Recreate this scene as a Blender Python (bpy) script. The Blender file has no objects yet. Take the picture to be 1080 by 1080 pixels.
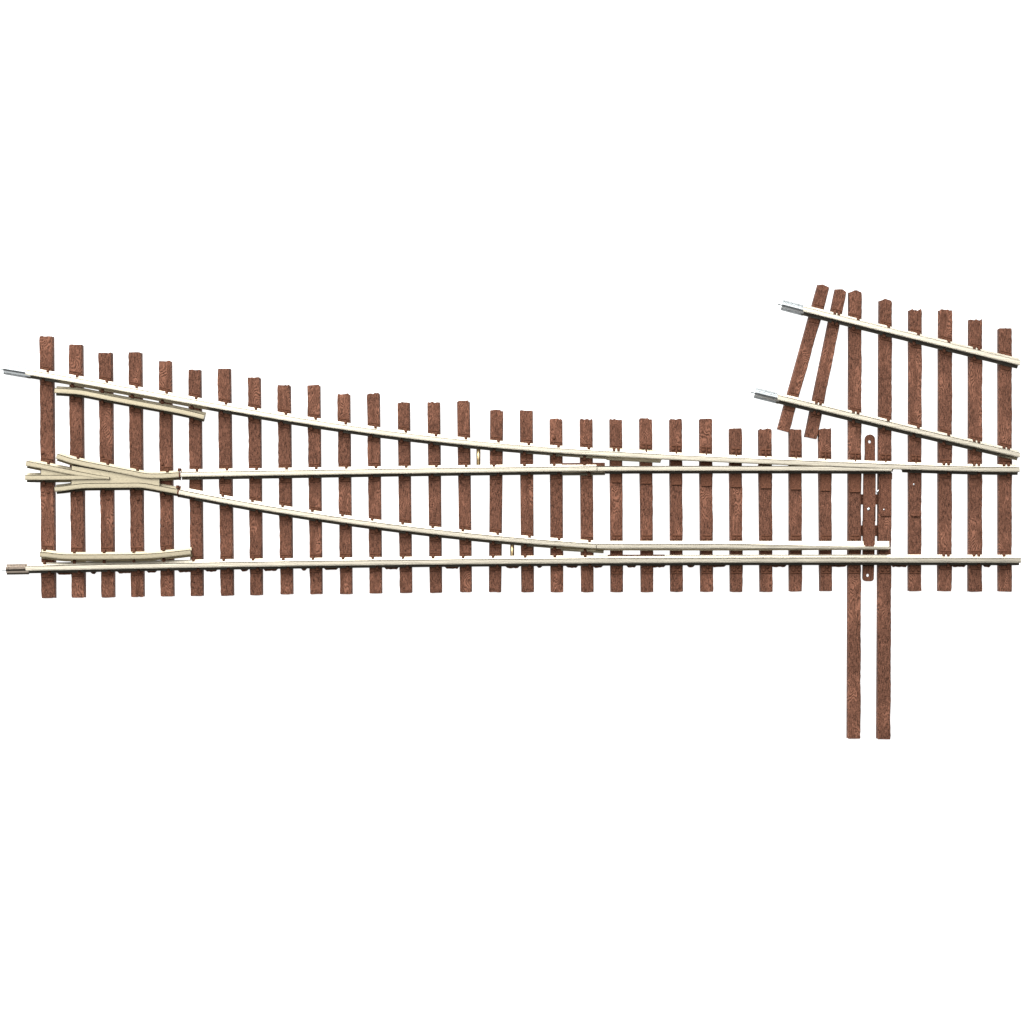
import bpy, bmesh, math, random
import numpy as np
from mathutils import Vector, Matrix

# ------------------------------------------------------------------ camera, world, lamps, exposure
# one Blender unit is one centimetre of the real model
sc = bpy.context.scene
sc.unit_settings.system = 'METRIC'
sc.unit_settings.scale_length = 0.01
CAM_Z, TIE_TOP, PX = 45.0, 0.17, 58.7          # camera height, height of tie tops, photo pixels per cm there
cam_d = bpy.data.cameras.new('camera')
cam_d.sensor_width = 36
cam_d.lens = 36 * (CAM_Z - TIE_TOP) / (1080 / PX)
cam_d.clip_start, cam_d.clip_end = 0.5, 1000
cam = bpy.data.objects.new('camera', cam_d)
cam.location = (0, 0, CAM_Z)
sc.collection.objects.link(cam)
sc.camera = cam

world = bpy.data.worlds.new('World')
sc.world = world
world.use_nodes = True
world.node_tree.nodes['Background'].inputs[0].default_value = (1, 1, 1, 1)
world.node_tree.nodes['Background'].inputs[1].default_value = 0.04

def softbox(name, loc, target, sx, sy, watts):
    l = bpy.data.lights.new(name, 'AREA')
    l.shape = 'RECTANGLE'
    l.size, l.size_y = sx, sy
    l.energy = watts
    o = bpy.data.objects.new(name, l)
    o.location = loc
    o.rotation_euler = (Vector(target) - Vector(loc)).to_track_quat('-Z', 'Y').to_euler()
    sc.collection.objects.link(o)
    return o

softbox('key_softbox', (-16, 50, 54), (0, 0, 0), 95, 44, 160000)
softbox('top_softbox', (-4, 22, 72), (0, 2, 0), 110, 38, 110000)

sc.view_settings.view_transform = 'Standard'
sc.view_settings.look = 'None'
sc.view_settings.exposure = 0
sc.view_settings.gamma = 1
sc.view_settings.use_curve_mapping = False
sc.render.film_transparent = False

random.seed(7)
rnd = random.Random(11)

# ------------------------------------------------------------------ helpers
def at(px, py, z=TIE_TOP):
    k = (CAM_Z - z) / (CAM_Z - TIE_TOP) / PX
    return Vector(((px - 540) * k, (540 - py) * k, z))

def link(name, bm, mat, parent=None, smooth=False):
    bmesh.ops.recalc_face_normals(bm, faces=bm.faces)
    me = bpy.data.meshes.new(name)
    bm.to_mesh(me)
    bm.free()
    me.materials.append(mat)
    if smooth:
        for p in me.polygons:
            p.use_smooth = True
    o = bpy.data.objects.new(name, me)
    sc.collection.objects.link(o)
    if parent is not None:
        o.parent = parent
    return o

def box(bm, x0, x1, y0, y1, z0, z1, M=None, bev=0.0):
    """box with optional chamfered top edge"""
    b = min(bev, (x1 - x0) * .45, (y1 - y0) * .45, (z1 - z0) * .9)
    lay = [(x0, x1, y0, y1, z0), (x0, x1, y0, y1, z1 - b), (x0 + b, x1 - b, y0 + b, y1 - b, z1)] if b > 0 else \
          [(x0, x1, y0, y1, z0), (x0, x1, y0, y1, z1)]
    rings = []
    for (a, c, d, e, z) in lay:
        vs = [Vector(p) for p in ((a, d, z), (c, d, z), (c, e, z), (a, e, z))]
        rings.append([bm.verts.new(M @ v if M is not None else v) for v in vs])
    bm.faces.new(rings[0][::-1])
    bm.faces.new(rings[-1])
    for r, s in zip(rings, rings[1:]):
        for i in range(4):
            j = (i + 1) % 4
            bm.faces.new((r[i], r[j], s[j], s[i]))

def dome(bm, c, r, h, n=10, M=None):
    """low round bolt or spike head standing on c"""
    prof = [(1, 0), (1, .45), (.78, .85), (.35, 1)]
    rings = []
    for (q, t) in prof:
        ring = []
        for i in range(n):
            a = 2 * math.pi * i / n
            v = Vector((c[0] + r * q * math.cos(a), c[1] + r * q * math.sin(a), c[2] + h * t))
            ring.append(bm.verts.new(M @ v if M is not None else v))
        rings.append(ring)
    bm.faces.new(rings[0][::-1])
    bm.faces.new(rings[-1])
    for r0, r1 in zip(rings, rings[1:]):
        for i in range(n):
            j = (i + 1) % n
            bm.faces.new((r0[i], r0[j], r1[j], r1[i]))

def spike(bm, x, y, z, sgn, M=None, w=.026, over=.036, tail=.034, h=.062):
    """a rail spike: shank behind the foot edge and a rounded head lapping over the foot (sgn: towards the rail)"""
    y0, y1 = (y - tail, y + over) if sgn > 0 else (y - over, y + tail)
    box(bm, x - w, x + w, y0, y1, z, z + h, M, .014)

def prism(bm, pts, z0, z1, holes=(), bev=0.0):
    """extruded outline with optional round holes [(x, y, r)]; pts are (x, y) in cm"""
    tmp = bmesh.new()
    edges = []
    def loop(ps):
        vs = [tmp.verts.new((p[0], p[1], z1)) for p in ps]
        for i in range(len(vs)):
            edges.append(tmp.edges.new((vs[i], vs[(i + 1) % len(vs)])))
    loop(pts)
    for (hx, hy, hr) in holes:
        loop([(hx + hr * math.cos(a), hy + hr * math.sin(a)) for a in [2 * math.pi * i / 14 for i in range(14)]])
    bmesh.ops.triangle_fill(tmp, use_beauty=True, use_dissolve=False, edges=edges)
    ret = bmesh.ops.extrude_face_region(tmp, geom=list(tmp.faces))
    for v in [g for g in ret['geom'] if isinstance(g, bmesh.types.BMVert)]:
        v.co.z = z0
    tmp.normal_update()
    if bev > 0:
        top = [e for e in tmp.edges if all(abs(v.co.z - z1) < 1e-6 for v in e.verts)
               and len(e.link_faces) == 2 and e.calc_face_angle(0) > 1]
        bmesh.ops.bevel(tmp, geom=top, offset=bev, segments=2, affect='EDGES', profile=.5)
    me = bpy.data.meshes.new('tmp')
    tmp.to_mesh(me)
    tmp.free()
    bm.from_mesh(me)
    bpy.data.meshes.remove(me)

def tube(bm, pts, r, n=12):
    rings = []
    for i, p in enumerate(pts):
        a, b = pts[max(0, i - 1)], pts[min(len(pts) - 1, i + 1)]
        t = (b - a).normalized()
        u = t.cross(Vector((0, 0, 1)))
        u = u.normalized() if u.length > 1e-4 else Vector((1, 0, 0))
        w = u.cross(t)
        rings.append([bm.verts.new(p + u * r * math.cos(2 * math.pi * k / n) + w * r * math.sin(2 * math.pi * k / n)) for k in range(n)])
    bm.faces.new(rings[0])
    bm.faces.new(rings[-1][::-1])
    for r0, r1 in zip(rings, rings[1:]):
        for k in range(n):
            bm.faces.new((r0[k], r0[(k + 1) % n], r1[(k + 1) % n], r1[k]))

def catmull(pts, step=4.0):
    """pixel polyline -> dense pixel polyline"""
    P = [np.array(p, float) for p in pts]
    P = [2 * P[0] - P[1]] + P + [2 * P[-1] - P[-2]]
    out = []
    for i in range(1, len(P) - 2):
        n = max(1, int(np.linalg.norm(P[i + 1] - P[i]) / step))
        for k in range(n):
            t = k / n
            p0, p1, p2, p3 = P[i - 1:i + 3]
            out.append(.5 * ((2 * p1) + (-p0 + p2) * t + (2 * p0 - 5 * p1 + 4 * p2 - p3) * t * t + (-p0 + 3 * p1 - 3 * p2 + p3) * t ** 3))
    out.append(P[-2])
    return out

def polyline(f, x0, x1, step=6.0):
    n = max(2, int((x1 - x0) / step))
    return [np.array((x, f(x))) for x in np.linspace(x0, x1, n + 1)]

RB = TIE_TOP + .025          # underside of the rails, on top of the tie plates
RH = .205                    # rail height
FOOT, WEB, HEAD = .094, .02, .046
RT = RB + RH

def rail_profile(lo, up, head, h=RH):
    """closed section; + side is the upper (far) side of the photograph"""
    t = .024
    return [(-lo, 0), (up, 0), (up, t), (min(WEB + .012, up), t + .024), (min(WEB, up), t + .045), (min(WEB, head, up), h - .068), (head * .95, h - .052), (head, h - .045),
            (head, h - .020), (head * .96, h - .014), (head * .68, h), (-head * .5, h), (-head * .86, h - .001), (-head, h - .008),
            (-head, h - .045), (-head * .95, h - .052), (-min(WEB, head, lo), h - .068), (-min(WEB, lo), t + .045), (-min(WEB + .012, lo), t + .024), (-lo, t)]

def sweep(bm, pix, section, z, zlev=None):
    """sweep section(i, px) -> [(offset, height)] along a pixel polyline measured at height zlev"""
    zl = RT if zlev is None else zlev
    W = [at(p[0], p[1], zl) for p in pix]
    rings = []
    for i, w in enumerate(W):
        a, b = W[max(0, i - 1)], W[min(len(W) - 1, i + 1)]
        t = (b - a).normalized()
        nrm = Vector((-t.y, t.x, 0))
        rings.append([bm.verts.new(Vector((w.x, w.y, z)) + nrm * o + Vector((0, 0, h))) for (o, h) in section(i, pix[i][0])])
    n = len(rings[0])
    bm.faces.new(rings[0])
    bm.faces.new(rings[-1][::-1])
    for r, s in zip(rings, rings[1:]):
        for k in range(n):
            bm.faces.new((r[k], s[k], s[(k + 1) % n], r[(k + 1) % n]))

# ------------------------------------------------------------------ materials
def nodes_of(name):
    m = bpy.data.materials.new(name)
    m.use_nodes = True
    nt = m.node_tree
    return m, nt, nt.nodes['Principled BSDF']

def mat_plastic(name, grain=1.0, fk=.66, sk=.36, dark=(.016, .0072, .0044), light=(.196, .088, .056)):
    m, nt, bs = nodes_of(name)
    N, L = nt.nodes.new, nt.links.new
    def math_(op, a, b=None, c=None):
        n = N('ShaderNodeMath'); n.operation = op
        for k, v in enumerate((a, b, c)):
            if v is None: continue
            if isinstance(v, (int, float)): n.inputs[k].default_value = v
            else: L(v, n.inputs[k])
        return n.outputs[0]
    tc = N('ShaderNodeTexCoord')
    oi = N('ShaderNodeObjectInfo')
    rv = N('ShaderNodeCombineXYZ')
    L(math_('MULTIPLY', oi.outputs['Random'], 91.7), rv.inputs[0])
    L(math_('MULTIPLY', oi.outputs['Random'], 57.3), rv.inputs[1])
    sp = N('ShaderNodeSeparateXYZ'); L(tc.outputs['Object'], sp.inputs[0])
    def noise(scale, detail=2.0, rough=.5, k=(1, 1, 1)):
        mp = N('ShaderNodeVectorMath'); mp.operation = 'MULTIPLY'
        L(tc.outputs['Object'], mp.inputs[0]); mp.inputs[1].default_value = k
        ad = N('ShaderNodeVectorMath'); ad.operation = 'ADD'
        L(mp.outputs[0], ad.inputs[0]); L(rv.outputs[0], ad.inputs[1])
        n = N('ShaderNodeTexNoise'); n.inputs['Scale'].default_value = scale
        n.inputs['Detail'].default_value = detail; n.inputs['Roughness'].default_value = rough
        L(ad.outputs[0], n.inputs['Vector'])
        return n.outputs['Fac']
    warp = noise(1.0, 1.0, .4, (5.5, 2.2, 1))
    ph = math_('ADD', sp.outputs[0], math_('MULTIPLY', math_('SUBTRACT', warp, .5), .42))
    wave = math_('ADD', math_('MULTIPLY', math_('SINE', math_('MULTIPLY', ph, 250)), .5), .5)
    mask = noise(1.0, 0, .5, (1.5, 1.1, 1))
    mr = N('ShaderNodeMapRange'); mr.inputs[1].default_value = .50; mr.inputs[2].default_value = .62
    L(mask, mr.inputs[0])
    def stretch(v, a, b):
        r_ = N('ShaderNodeMapRange'); r_.inputs[1].default_value = a; r_.inputs[2].default_value = b
        L(v, r_.inputs[0]); return r_.outputs[0]
    fine = stretch(noise(1.0, 3.0, .65, (64, 14, 20)), .28, .72)
    speck = stretch(noise(1.0, 2.0, .6, (62, 48, 40)), .28, .72)
    g = math_('MULTIPLY', math_('MULTIPLY', wave, mr.outputs[0]), .50 * grain)
    h = math_('ADD', math_('ADD', g, math_('MULTIPLY', fine, fk)), math_('MULTIPLY', speck, sk))
    cr = N('ShaderNodeValToRGB')
    cr.color_ramp.elements[0].position = .14; cr.color_ramp.elements[0].color = (*dark, 1)
    cr.color_ramp.elements[1].position = 1.06; cr.color_ramp.elements[1].color = (*light, 1)
    L(h, cr.inputs[0]); L(cr.outputs[0], bs.inputs['Base Color'])
    bp = N('ShaderNodeBump'); bp.inputs['Strength'].default_value = 1.0; bp.inputs['Distance'].default_value = .026
    L(h, bp.inputs['Height']); L(bp.outputs[0], bs.inputs['Normal'])
    bs.inputs['Roughness'].default_value = .62
    bs.inputs['Specular IOR Level'].default_value = .06
    return m

def mat_metal(name, col, rough, metallic=1.0, var=.12, brush=(2, 60, 60)):
    m, nt, bs = nodes_of(name)
    N, L = nt.nodes.new, nt.links.new
    tc = N('ShaderNodeTexCoord')
    mp = N('ShaderNodeVectorMath'); mp.operation = 'MULTIPLY'
    L(tc.outputs['Object'], mp.inputs[0]); mp.inputs[1].default_value = brush
    n = N('ShaderNodeTexNoise'); n.inputs['Scale'].default_value = 1; n.inputs['Detail'].default_value = 3
    L(mp.outputs[0], n.inputs['Vector'])
    cr = N('ShaderNodeValToRGB')
    cr.color_ramp.elements[0].position = .3
    cr.color_ramp.elements[0].color = (*[c * (1 - var) for c in col], 1)
    cr.color_ramp.elements[1].position = .7
    cr.color_ramp.elements[1].color = (*[min(1, c * (1 + var)) for c in col], 1)
    L(n.outputs['Fac'], cr.inputs[0]); L(cr.outputs[0], bs.inputs['Base Color'])
    rr = N('ShaderNodeMapRange'); rr.inputs[3].default_value = rough - .06; rr.inputs[4].default_value = rough + .06
    L(n.outputs['Fac'], rr.inputs[0]); L(rr.outputs[0], bs.inputs['Roughness'])
    bs.inputs['Metallic'].default_value = metallic
    bp = N('ShaderNodeBump'); bp.inputs['Strength'].default_value = .25; bp.inputs['Distance'].default_value = .004
    L(n.outputs['Fac'], bp.inputs['Height']); L(bp.outputs[0], bs.inputs['Normal'])
    return m

M_TIE = mat_plastic('brown_plastic_wood_grain')
M_PLAIN = mat_plastic('brown_plastic', 0.0, .45, .45, dark=(.03, .0125, .0078), light=(.215, .094, .058))
M_PLATE = mat_plastic('brown_plastic_smooth', 0.0, .3, .3, dark=(.055, .023, .0135), light=(.21, .090, .053))
M_RAIL = mat_metal('nickel_silver_rail', (.292, .268, .216), .35, 1.0, .14)
M_CAST = mat_metal('cast_frog_metal', (.190, .167, .117), .42, .9, .10, (25, 25, 25))
M_JOIN = mat_metal('bright_joiner_metal', (.46, .485, .49), .40, 1.0, .04, (30, 30, 30))
M_JOIN_REFLECT = mat_metal('joiner_metal_painted_reflection', (.25, .205, .165), .34, 1.0, .06, (30, 30, 30))  # joiner metal with a coppery reflection put into its colour
M_BRASS = mat_metal('brass_wire', (.50, .37, .20), .38)
m, nt, bs = nodes_of('white_sheet_fill_glow')
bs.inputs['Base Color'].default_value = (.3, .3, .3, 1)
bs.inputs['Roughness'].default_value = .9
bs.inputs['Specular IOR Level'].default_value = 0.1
bs.inputs['Emission Color'].default_value = (1, 1, 1, 1)       # glow added to the white sheet to wash out the track's cast shadows
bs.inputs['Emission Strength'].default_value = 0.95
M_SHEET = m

# ------------------------------------------------------------------ the setting: the white sheet the track lies on, given an added glow
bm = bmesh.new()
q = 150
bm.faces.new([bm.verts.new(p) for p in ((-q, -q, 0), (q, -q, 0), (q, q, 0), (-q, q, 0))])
sheet = link('white_sheet_fill_glow', bm, M_SHEET)
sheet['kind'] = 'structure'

# ------------------------------------------------------------------ the turnout (one thing)
turnout = bpy.data.objects.new('track_turnout', None)
turnout.empty_display_size = 1
sc.collection.objects.link(turnout)
turnout['label'] = 'model railway turnout with brown plastic ties and nickel silver rails on white sheet with added glow'
turnout['category'] = 'track'

# rail centre lines (photo pixels at rail-top height)
A_PTS = [(27, 392.4), (56, 397.2), (149, 413.2), (209, 425.3), (276, 437.2), (337, 446.7), (400, 455.6), (461, 463.2), (495, 467), (530, 470.6), (570, 474),
         (625, 478.2), (688, 481.3), (735, 483.2), (800, 486.3), (846, 488.2), (940, 492.2), (1004, 494.2), (1076, 495.2)]
_pa = np.polyfit([(p[0] - 550) / 500 for p in A_PTS], [p[1] for p in A_PTS], 6)
fA = lambda x: float(np.polyval(_pa, (x - 550) / 500))
def interp(pts):
    xs = [p[0] for p in pts]; ys = [p[1] for p in pts]
    return lambda x: float(np.interp(x, xs, ys))
fB = interp([(191, 500.4), (276, 499.2), (430, 496.8), (570, 495), (630, 494.3), (710, 494), (846, 494), (941, 494.4)])
C_PTS = [(189, 518.8), (256, 531.8), (276, 535.4), (340, 545.5), (402, 553.6), (466, 562), (528, 568.6), (563, 571.2), (594, 573.8), (630, 576.2)]
_pc = np.polyfit([(p[0] - 400) / 200 for p in C_PTS], [p[1] for p in C_PTS], 3)
fC = lambda x: float(np.polyval(_pc, (x - 400) / 200)) if x < 630 else 576.2 + (x - 630) * .0008
D_PTS = [(28, 599.4), (100, 598.1), (260, 595.4), (440, 592.7), (610, 591.4), (735, 591.2), (890, 590.7), (1050, 590.9), (1076, 590.9)]
_pd = np.polyfit([(p[0] - 550) / 500 for p in D_PTS], [p[1] for p in D_PTS], 3)
fD = lambda x: float(np.polyval(_pd, (x - 550) / 500))
fE = interp([(847, 325.8), (930, 346.6), (1076.5, 382.9)])
fF = interp([(820, 419), (895, 437.2), (1004, 463.4), (1076.5, 480.2)])

def pxc(v):
    return v / PX

def secA(i, x):
    lo = FOOT
    if 698 < x < 942:                                  # planed away where the point rail lies against it
        lo = .047
    if 943.5 < x < 953:
        lo = .045
    return rail_profile(lo, FOOT, HEAD)

def stepped(f, x0, x1, extra=()):
    xs = sorted(set(list(np.arange(x0, x1, 6.0)) + [x1] + [e for e in extra if x0 < e < x1]))
    return [np.array((x, f(x))) for x in xs]

bm = bmesh.new(); sweep(bm, stepped(fA, 27, 1075.5, (697.5, 698.5, 941.5, 943, 944, 952.5, 953.5)), secA, RB)
ra = link('stock_rail', bm, M_RAIL, turnout); ra['label'] = 'curved upper stock rail'
bm = bmesh.new(); sweep(bm, stepped(fD, 27, 1077), lambda i, x: rail_profile(FOOT, FOOT, HEAD), RB)
rd = link('stock_rail', bm, M_RAIL, turnout); rd['label'] = 'straight lower stock rail'
bm = bmesh.new(); sweep(bm, stepped(fB, 190.4, 629.3), lambda i, x: rail_profile(FOOT, FOOT, HEAD), RB)
link('closure_rail', bm, M_RAIL, turnout)
bm = bmesh.new(); sweep(bm, stepped(fC, 188.6, 628.6), lambda i, x: rail_profile(FOOT, FOOT, HEAD), RB)
link('closure_rail', bm, M_RAIL, turnout)

def secB(i, x):
    gap = (fB(x) - fA(x)) / PX                         # distance between the two rail centres
    up = max(.006, min(.05, gap - .049))
    hd = min(HEAD, max(.010, gap - HEAD - .004))
    return [(min(o, max(.006, gap - HEAD - .003)), h) for (o, h) in rail_profile(FOOT * .95, up, HEAD)]
bm = bmesh.new(); sweep(bm, stepped(fB, 630, 940.8), secB, RB)
link('point_rail', bm, M_RAIL, turnout)
def secC(i, x):
    k = max(0, min(1, (x - 780) / 120))
    out = []
    for (o, h) in rail_profile(FOOT, FOOT, HEAD):
        if h > .1: o = -HEAD + (o + HEAD) * (1 - .5 * k)      # the head is planed from its far side
        elif h > .03: o = max(-FOOT * (.82 - .15 * k), min(o, HEAD - .046 * k))
        else: o = max(-FOOT * (.82 - .15 * k), o)
        out.append((o, h))
    return out
bm = bmesh.new(); sweep(bm, stepped(fC, 629.4, 939.3), secC, RB)
link('point_rail', bm, M_RAIL, turnout)
for f, x0, x1 in ((fE, 847.5, 1076.3), (fF, 820.5, 1076.0)):
    bm = bmesh.new(); sweep(bm, stepped(f, x0, x1), lambda i, x: rail_profile(FOOT, FOOT, HEAD), RB)
    r = link('ladder_rail', bm, M_RAIL, turnout)
    r['label'] = 'slanting rail of the upper ladder track'

# ------------------------------------------------------------------ guard rails and frog
def cast_profile(i, x):
    return rail_profile(.085, .085, .047)
for nm, pts in (('upper', [(57.5, 411.8), (66, 412.2), (84, 413.6), (100, 416.6), (120, 420.6), (150, 426.2), (179, 431.5), (198, 435.5), (215, 439.6)]),
                ('lower', [(41.8, 584.6), (50, 585.4), (62, 586.8), (74, 587.4), (110, 587.4), (150, 586.8), (170, 585.6), (186, 584), (201, 582.3)])):
    bm = bmesh.new(); sweep(bm, catmull(pts), cast_profile, RB)
    g = link('guard_rail', bm, M_CAST, turnout)
    g['label'] = 'cream metal guard rail with flared ends'

frog_floor = bmesh.new()
def pp(pts, z):
    return [tuple(at(p[0], p[1], z)[:2]) for p in pts]
ZF = RT - .075
prism(frog_floor, pp([(75.5, 491), (120, 498), (150, 503), (168.3, 503.5), (168.3, 514), (150, 511), (120, 511), (75, 513.5)], ZF), RB - .004, ZF, bev=.006)
prism(frog_floor, pp([(43, 493), (75.2, 497), (75.2, 504), (43, 504)], ZF), RB - .004, ZF, bev=.006)
frog = link('frog', frog_floor, M_CAST, turnout)
frog['label'] = 'cream cast metal frog'
WING_U = [(59.5, 481), (67, 483.4), (76, 486.2), (90, 489.4), (120, 495.2), (140, 499.2), (149, 501), (156, 501.9), (170, 502), (188.4, 500.8)]
WING_L = [(57.6, 516), (64, 515.4), (76, 513.8), (87, 512.5), (100, 512.2), (140, 511.8), (148, 511.9), (156, 512.8), (170, 515.4), (186.8, 518.4)]
for w in (WING_U, WING_L):
    bm = bmesh.new(); sweep(bm, catmull(w), cast_profile, RB)
    link('wing_rail', bm, M_CAST, frog)
def nose(i, x):
    k = 1 - .75 * max(0, min(1, (x - 70) / 45))
    return [(max(-.085 * k if h < .1 else -.047, min(o, .085 * k)), h) for (o, h) in rail_profile(.085, .085, .047 * (.45 + .55 * k))]
bm = bmesh.new()
sweep(bm, catmull([(27.2, 488.6), (50, 493), (76, 498.2), (100, 502.4), (114, 504)]), nose, RB)
sweep(bm, catmull([(26.3, 503.6), (50, 503.6), (76, 503.5), (100, 503.6), (115, 504.2)]), nose, RB - .0025)
link('frog_point', bm, M_CAST, frog)

# brown insulators between the frog and the closure rails
for x, f, dx in ((189.4, lambda x: 500.6, 0), (187.7, fC, 0)):
    bm = bmesh.new()
    sweep(bm, [np.array((x - .75, f(x) - .15)), np.array((x + .75, f(x) + .15))], lambda i, x: rail_profile(FOOT + .004, FOOT + .01, HEAD * .98), RB - .004)
    c = at(x, f(x), RB)
    box(bm, c.x - .015, c.x + .03, c.y + .06, c.y + .115, RB, RB + .16, None, .012)
    link('insulating_joint', bm, M_PLAIN, turnout)

# ------------------------------------------------------------------ rail joiners
def joiner_section(w=.115, t=.014):
    # folded sheet: sloping lips beside a folded body that grips the rail, a groove along its far side
    return [(-w, -.004), (w, -.004), (w, .012), (.066, .034), (.062, .006), (.05, .006), (.046, .088), (.03, .100), (.004, .098), (-.03, .080), (-.060, .046), (-.068, .020), (-w, .012)]
def joiner(pts, z, w=.115, mat=None, label=None, zlev=None):
    bm = bmesh.new()
    sweep(bm, [np.array(p, float) for p in pts], lambda i, x: joiner_section(w), z, zlev=RB)
    o = link('rail_joiner', bm, mat or M_JOIN, turnout)
    if label: o['label'] = label
    return o
ends = [((4.5, 389.2), (30, 393.4)), ((7, 600.6), (27.5, 600.2)), ((824.5, 321.6), (847, 327.4)), ((796, 414.2), (821, 420.3))]
for k, e in enumerate(ends):
    e1 = Vector(e[1]) + (Vector(e[1]) - Vector(e[0])).normalized() * (3.2 if k < 2 else 1.0)
    e = (e[0], tuple(e1))
    jo = joiner(e, RB - .004, .096, M_JOIN_REFLECT if k == 1 else M_JOIN, 'slip on rail joiner at the end of a rail')
    a, b = at(*e[0], RB), at(*e[1], RB)
    d = (b - a).normalized()
    bm = bmesh.new(); tube(bm, [a - d * .085 + Vector((0, 0, .045)), a + d * .05 + Vector((0, 0, .045))], .022, 8)
    link('joiner_tongue', bm, M_JOIN, jo)
joiner(((592.5, fB(592.5) + .7), (638, fB(638) + .7)), RB - .004, .104, M_CAST, 'hinge joiner under the upper point rail')
joiner(((592.5, fC(592.5) + .6), (637, fC(637) + .9)), RB - .004, .112, M_CAST, 'hinge joiner under the lower point rail')
joiner(((640, fA(640)), (668, fA(668)), (697, fA(697))), RB - .004, .112, M_CAST, 'brace under the upper stock rail')
for f, x0, x1, lab in ((fD, 641, 701, 'brown plastic brace beside the lower stock rail'), (fB, 592.5, 638, 'brown plastic brace beside the upper hinge joiner')):
    bm = bmesh.new()
    sweep(bm, stepped(f, x0, x1), lambda i, x: [(.05, 0), (.107, 0), (.107, .036), (.100, .042), (.05, .042)], RB - .012, zlev=RB)
    o = link('rail_brace', bm, M_PLAIN, turnout); o['label'] = lab

# ------------------------------------------------------------------ ties
#        top: xl, xr, y        bottom: xl, xr, y
TIES = [
    (41.4, 55.1, 354.6, 43.3, 57.5, 630.9), (72.2, 86.1, 363.6, 75.1, 88.9, 630.4), (103.5, 117.4, 372.2, 106.7, 120, 630.4),
    (135.1, 148.6, 371.7, 138, 151.1, 629.7), (167.1, 180, 380.7, 169.2, 182.7, 629.2), (198.3, 211.1, 390, 200.8, 213.7, 628.7),
    (229.3, 242.5, 389, 232.5, 245.8, 628.5), (261.1, 274, 398.3, 263.6, 276.4, 628), (292.2, 305.7, 407, 295.6, 308.5, 627),
    (324, 337, 406.8, 326.8, 339.4, 626.8), (355.7, 368.6, 416, 358.5, 371.1, 626.8), (387, 400, 415.4, 389.7, 402.5, 626),
    (419.2, 431.8, 424.6, 421.7, 434.3, 625.5), (450.8, 463.7, 424.6, 453.3, 465.8, 625.4), (482.1, 495.1, 423.6, 485.3, 497.4, 624.7),
    (517.2, 530.4, 433.3, 515.8, 528.3, 624.7), (548.5, 561.7, 433.3, 550.1, 563, 624.7), (580.1, 593, 442.6, 581.1, 594, 624.7),
    (611.9, 624.9, 442.6, 613.3, 626.1, 624.7), (643.3, 656.1, 442.6, 644.4, 657.2, 624.7), (674.7, 687.8, 442, 676.4, 689.2, 624.7),
    (706.5, 719.4, 442.6, 707.5, 720.4, 624.4), (738, 751.2, 442.6, 739.3, 752.2, 624.4), (769.6, 782.6, 452.4, 770.6, 783.5, 624.4),
    (800.5, 814.2, 453, 802.1, 814.9, 624.4), (832.8, 845.7, 453.3, 833, 846.1, 624), (863.9, 876.8, 452.8, 865.3, 877.7, 623.6),
    (896, 909, 307.5, 894.3, 907.8, 779.2), (928, 941, 316.8, 925.6, 939.5, 779.8), (959.4, 972.5, 327, 958.9, 971.9, 623.6),
    (991, 1004.7, 327, 990.2, 1004, 623.7), (1022.8, 1036.2, 337.2, 1022.2, 1036.1, 624.2), (1054, 1067.5, 347, 1054, 1067.4, 624.2),
    (862.9, 875.8, 301.0, 820.1, 832.8, 454.3), (881.4, 893.4, 305.6, 849.0, 861.8, 461.8)]

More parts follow.
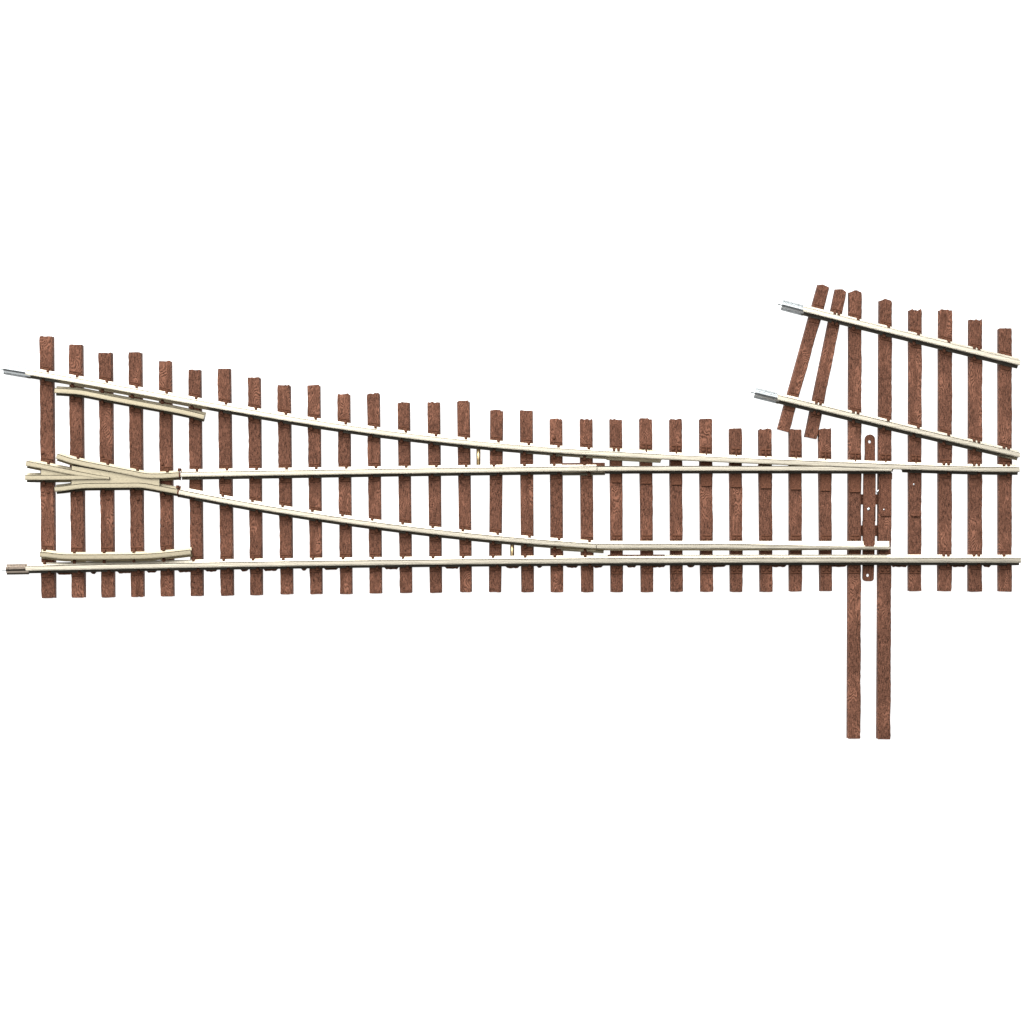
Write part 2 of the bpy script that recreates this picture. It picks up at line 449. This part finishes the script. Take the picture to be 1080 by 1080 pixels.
def build_tie(k, T):
    xl, xr, yt, xl2, xr2, yb = T
    a, b = at((xl + xr) / 2, yt), at((xl2 + xr2) / 2, yb)
    top, bot = Vector((a.x, a.y)), Vector((b.x, b.y))
    d = top - bot
    Ln = d.length
    ang = math.atan2(d.y, d.x) - math.pi / 2
    w = ((xr - xl) * math.cos(ang) + (xr2 - xl2) * math.cos(ang)) / 4 / PX
    wt, wb = (xr - xl) * math.cos(ang) / 2 / PX, (xr2 - xl2) * math.cos(ang) / 2 / PX
    c = (top + bot) / 2
    r = random.Random(100 + k)
    bm = bmesh.new()
    n = max(24, int(Ln / .07))
    cols = [-1, -.94, -.84, -.55, -.28, 0, .28, .55, .84, .94, 1]
    rag = .026 if 8 <= k <= 32 and k not in (27, 28) else .012
    rings = []
    ph = [r.uniform(0, 6.3) for _ in range(4)]
    for i in range(n + 1):
        t = i / n
        y = -Ln / 2 + Ln * t
        hw = wb + (wt - wb) * t
        el = .006 * math.sin(ph[0] + y * 7.3) * .5 + r.uniform(-.004, .004)
        er = .006 * math.sin(ph[1] + y * 6.1) * .5 + r.uniform(-.004, .004)
        ring = []
        for s in (-1, -.55, 0, .55, 1):                # underside
            yy = y + (0 if 0 < i < n else (r.uniform(-.004, .004)))
            ring.append(bm.verts.new((s * (hw + .008), yy, 0)))
        for s in reversed(cols):
            e = er if s > 0 else el
            z = TIE_TOP - (.022 if abs(s) > .99 else .006 if abs(s) > .9 else 0)
            yy = y
            if i == n:
                z -= .012
                yy += r.uniform(-rag * .4, rag) if abs(s) < .95 else -.012
                if k in (27, 28): yy += .05 * (1 - abs(s)) - .02       # cut to a blunt point
                if k in (33, 34): yy += .03 * (1 - s * s) - .02        # rounded end
            if i == 0:
                z -= .012
                yy += r.uniform(-.004, .006) if abs(s) < .95 else .014
            ring.append(bm.verts.new((s * (hw + .001) + (e if abs(s) > .8 else 0), yy, z)))
        rings.append(ring)
    m_ = len(rings[0])
    bm.faces.new(rings[0]); bm.faces.new(rings[-1][::-1])
    for p, q_ in zip(rings, rings[1:]):
        for j in range(m_):
            bm.faces.new((p[j], p[(j + 1) % m_], q_[(j + 1) % m_], q_[j]))
    o = link('tie', bm, M_TIE, turnout)
    o.location = (c.x, c.y, 0)
    o.rotation_euler = (0, 0, ang)
    o['_ang'] = ang
    return o, Matrix.Translation((c.x, c.y, 0)) @ Matrix.Rotation(ang, 4, 'Z'), w

tie_objs = []
for k, T in enumerate(TIES):
    o, Mx, w = build_tie(k, T)
    del o['_ang']
    if k in (27, 28): o['label'] = 'long tie that carries the switch stand'
    if k in (33, 34): o['label'] = 'slanting tie at the end of the ladder track'
    tie_objs.append((o, Mx, w))

# ------------------------------------------------------------------ tie plates with their spikes
def tie_x(k, py):
    xl, xr, yt, xl2, xr2, yb = TIES[k]
    t = (py - yt) / (yb - yt)
    return ((xl + xr) * (1 - t) + (xl2 + xr2) * t) / 2

def crossing(k, f):
    """pixel where rail line f crosses tie k"""
    y = 500
    for _ in range(6):
        x = tie_x(k, y); y = f(x)
    return x, y

def plate(k, f, up=(1,), lo=(-1,), style='spike', fw=FOOT, lev=0):
    """plate under one rail on one tie; up / lo give the sides (-1 left, 1 right) of the spikes"""
    o, Mx, w = tie_objs[k]
    x, y = crossing(k, f)
    p = at(x, y, RT)
    q0, q1 = at(x - 5, f(x - 5), RT), at(x + 5, f(x + 5), RT)
    ra = math.atan2(q1.y - q0.y, q1.x - q0.x)
    loc = Mx.inverted() @ Vector((p.x, p.y, 0))
    sh = math.tan(ra - Mx.to_euler().z)                 # plates are skewed to follow the rail, their sides stay with the tie
    R = Matrix.Translation((0, loc.y - sh * loc.x, 0)) @ Matrix(((1, 0, 0, 0), (sh, 1, 0, 0), (0, 0, 1, 0), (0, 0, 0, 1)))
    bm = bmesh.new()
    pw = w * .86
    z = TIE_TOP
    ext_u, ext_l = .075, .075
    if style == 'brace_upper': ext_u, ext_l = .14, .02
    if style == 'brace_lower': ext_u, ext_l = .03, .15
    if style == 'slide_lower': ext_u, ext_l = .0, .155 + .0215 * (k - 19)
    if style == 'slide_upper': ext_u, ext_l = .115, .02
    th = .0235 - .0012 * lev
    box(bm, -pw, pw, -fw - ext_l, fw + ext_u, z - .01 - .001 * lev, z + th, R, .008)
    zs = z + th - .001
    if style == 'slide_lower':                          # raised lip at the end of the slide plate
        box(bm, -pw * .98, pw * .98, -fw - ext_l - .004, -fw - ext_l + .022, zs - .004, zs + .012, R, .008)
    if style in ('brace_upper',):
        for s in (-1, 1):
            dome(bm, (s * pw * .58, fw + .06, zs), .030, .042, 9, R)
        box(bm, -.014, .014, fw - .03, fw + .125, zs, zs + .045, R, .012)
        box(bm, -pw * .8, pw * .8, fw + .108, fw + .124, zs, zs + .022, R, .006)
    elif style == 'brace_lower':
        for s in (-1, 1):
            dome(bm, (s * pw * .55, -fw - .085, zs), .030, .042, 9, R)
        dome(bm, (0.01, -fw - .03, zs), .028, .05, 9, R)
    elif style == 'slide_upper':
        for s in (-1, 1):
            dome(bm, (s * pw * .5, fw + .045, zs), .030, .036, 9, R)
        box(bm, -pw * .8, pw * .8, fw + .09, fw + .105, zs, zs + .020, R, .006)
    else:
        box(bm, -pw * .95, pw * .95, fw + ext_u - .022, fw + ext_u - .006, zs, zs + .016, R, .006)
    for s in up:
        spike(bm, s * pw * .42, fw + .006, zs, -1, R)
        if len(up) == 1 and style == 'spike':
            dome(bm, (-s * pw * .5, fw + .04, zs), .018, .012, 8, R)
    for s in lo:
        spike(bm, s * pw * .42, -fw - .006, zs, 1, R)
    link('tie_plate', bm, M_PLATE, o)

for k in range(0, 19):                                   # ordinary ties, frog to points
    plate(k, fA, (1,), (-1,))
    if k >= 6:
        plate(k, fB, (1,) if k < 15 else (-1,), (-1,) if k < 15 else (1,), lev=1)
        plate(k, fC, (-1,) if k < 15 else (1,), (1,) if k < 15 else (-1,), lev=2)
    plate(k, fD, (-1,), (1,))
for k in range(19, 27):
    plate(k, fA, (-1, 1) if k == 19 else (), (), 'spike' if k == 19 else 'brace_upper')
    plate(k, fB, (), (), 'slide_lower', lev=1)
    plate(k, fC, (), (), 'slide_upper', lev=2)
    plate(k, fD, (), (), 'brace_lower')
for k in (27, 28):
    plate(k, fA, (), (), 'brace_upper')
    plate(k, fD, (), (), 'brace_lower')
    plate(k, fE, (1,), (-1,)); plate(k, fF, (1,) if k == 28 else (-1, 1), (-1,))
plate(27, fB, (), (), 'slide_lower', lev=1); plate(27, fC, (), (), 'slide_upper', lev=2)
plate(29, fA, (), (), 'brace_upper'); plate(29, fD, (), (), 'brace_lower')
for k in (29, 30, 31):
    plate(k, fE, (1,) if k < 31 else (-1, 1), (-1,)); plate(k, fF, (1,) if k < 31 else (-1, 1), (-1,))
for k in (30, 31, 32):
    plate(k, fA, (-1, 1), (1,)); plate(k, fD, (-1, 1) if k < 32 else (-1,), (1,))
plate(32, fE, (), ()); plate(32, fF, (-1, 1), ())
plate(34, fE, (-1, 1), (-1, 1)); plate(34, fF, (-1, 1), (-1, 1))
plate(33, fE, (), ()); plate(33, fF, (), ())
# frog, wing and guard rail fastenings
fWU, fWL = interp(WING_U), interp(WING_L)
fGU = interp([(57.5, 411.8), (84, 413.6), (120, 420.6), (179, 431.5), (215, 439.6)])
fGL = interp([(41.8, 584.6), (74, 587.4), (150, 586.8), (201, 582.3)])
for k in (1, 2, 3, 4):
    plate(k, fWU, (1,), (), lev=1); plate(k, fWL, (), (-1,), lev=2)
plate(5, fWU, (1,), (), lev=1); plate(5, fWL, (), (-1,), lev=2)
plate(0, interp([(27, 488.6), (76, 498.2)]), (1,), ()); plate(0, interp([(26, 503.6), (76, 503.5)]), (), (-1,), lev=2)
for k in (1, 2, 3, 4, 5): plate(k, fGU, (), (-1,), lev=3)
for k in (0, 1, 2, 3, 4): plate(k, fGL, (-1,), (), lev=3)

# lone spike heads on the frog ties
for (k, px, py) in ((0, 44.9, 477.5), (1, 76.7, 476.8), (2, 107.6, 481), (3, 138.5, 488), (4, 171.2, 489.5), (0, 51.1, 519), (1, 83, 526.4), (2, 114, 526.4), (3, 145.7, 526.4),
                    (4, 177.5, 527), (5, 208.9, 533.3), (17, 584, 462), (15, 526, 508.5), (16, 558, 508), (17, 590, 509)):
    o, Mx, w = tie_objs[k]
    l = Mx.inverted() @ Vector((*at(px, py)[:2], 0))
    bm = bmesh.new()
    dome(bm, (l.x, l.y, TIE_TOP - .004), .03, .04, 9)
    link('spike', bm, M_PLATE, o)

# raised box ends on the two ties beside the throw bar
def raised(k, x0, x1, y0, y1, h, hole=None):
    o, Mx, w = tie_objs[k]
    inv = Mx.inverted()
    r = 2.2
    z = TIE_TOP + h
    out = [(x0, y0), (x1, y0), (x1, y1), (x0 + r, y1), (x0 + r * .3, y1 - r * .3), (x0, y1 - r)]
    pts = [tuple((inv @ Vector((*at(p[0], p[1], z)[:2], 0)))[:2]) for p in out]
    bm = bmesh.new()
    prism(bm, pts, TIE_TOP - .01, z, bev=.016)
    return link('raised_cap', bm, M_PLAIN, o)
raised(28, 928.6, 940.6, 505, 544.6, .035)
raised(29, 960.8, 972.0, 539.5, 545, .04)
raised(28, 928.0, 941.2, 498.5, 505.5, .02)
for (k, px, py) in ((28, 932, 537.5), (29, 963.7, 510.8)):   # bright pin heads
    o, Mx, w = tie_objs[k]
    l = Mx.inverted() @ Vector((*at(px, py)[:2], 0))
    bm = bmesh.new(); dome(bm, (l.x, l.y, TIE_TOP + (.03 if k == 28 else -.004)), .016, .02, 9)
    link('pin', bm, M_JOIN, o)

# ------------------------------------------------------------------ plastic strip that ties the sleepers together under the lower rail
bm = bmesh.new()
r = random.Random(5)
xs = np.arange(40, 1062, 2.2)
def strip_sec(i, x):
    on = math.sin(x * .2 + .6) + .6 * math.sin(x * .093 + 1)
    lo = .098 + (.026 + r.uniform(-.006, .006) if on > .55 else -.01)
    return [(-lo, 0), (.07, 0), (.07, .05), (-lo, .05)]
sweep(bm, [np.array((x, fD(x))) for x in xs], strip_sec, .105, zlev=.15)
link('connecting_strip', bm, M_PLAIN, turnout)
for k, (y0, y1) in enumerate(((521.3, 532.2), (554, 565.4))):
    bm = bmesh.new()
    a, b = at(905, y1, .06), at(930, y0, .06)
    box(bm, a.x, b.x, a.y, b.y, .01, .075, None, .01)
    link('crossbar', bm, M_PLAIN, turnout)

# ------------------------------------------------------------------ throw bar with its three holes
def arc(cx, cy, rx, ry, a0, a1, n=8):
    return [(cx + rx * math.cos(math.radians(a0 + (a1 - a0) * i / n)), cy - ry * math.sin(math.radians(a0 + (a1 - a0) * i / n))) for i in range(n + 1)]
bm = bmesh.new()
z = .125
out = [(912.6, 478), (912.5, 464)] + arc(917.8, 463.6, 5.3, 5.5, 180, 0) + [(923.1, 476), (923.4, 500), (923.2, 560), (921.8, 608.5)] + arc(918.6, 609.5, 3.3, 3.6, 0, -90, 4) + \
      arc(913.6, 609.5, 3.5, 3.6, -90, -180, 4) + [(910.4, 560), (911.2, 500)]
hole = lambda px, py, r_: (*at(px, py, z)[:2], r_)
prism(bm, pp(out, z), .03, z, (hole(917.4, 465.9, .03), hole(915.4, 606.9, .029)), .01)
bar = link('throw_bar', bm, M_PLAIN, turnout)
bm = bmesh.new()
zz = TIE_TOP + .012
prism(bm, pp([(910.8, 499.5), (923.8, 499.5), (923.6, 549.6), (910.6, 549.6), (910.6, 523)], zz), z - .006, zz, (), .012)
prism(bm, pp([(911.2, 534), (922.6, 534), (922.4, 548.5), (921, 550.4), (913.2, 550.4), (911.4, 548.5)], zz + .04), zz - .006, zz + .04, (), .014)
prism(bm, pp([(910.3, 549.9), (923.2, 549.9), (922.9, 574.5), (921.6, 576.6), (912.6, 576.6), (910.8, 574.5)], RB + .05), z - .006, RB + .05, (), .012)
link('bar_slide', bm, M_PLAIN, bar)
bm = bmesh.new()
c = at(916, 536.9, zz + .04)
dome(bm, (c.x, c.y, zz + .036), .028, .02, 12)
link('rivet', bm, M_JOIN, bar)
# small steel spring between bar and tie
bm = bmesh.new(); tube(bm, [at(924.2, 519.6, .11), at(926.6, 517, .12), at(929.5, 513.4, .12)], .016, 8)
link('spring', bm, M_JOIN, turnout)

# ------------------------------------------------------------------ brass jumper wires between the rails
for (x, y0, y1) in ((504.6, 468, 496), (540.2, 569.5, 593)):
    bm = bmesh.new()
    tube(bm, [at(x, y0, RB - .06), at(x, (y0 + y1) / 2, RB - .06), at(x, y1, RB - .06)], .037, 16)
    link('jumper_wire', bm, M_BRASS, turnout, True)
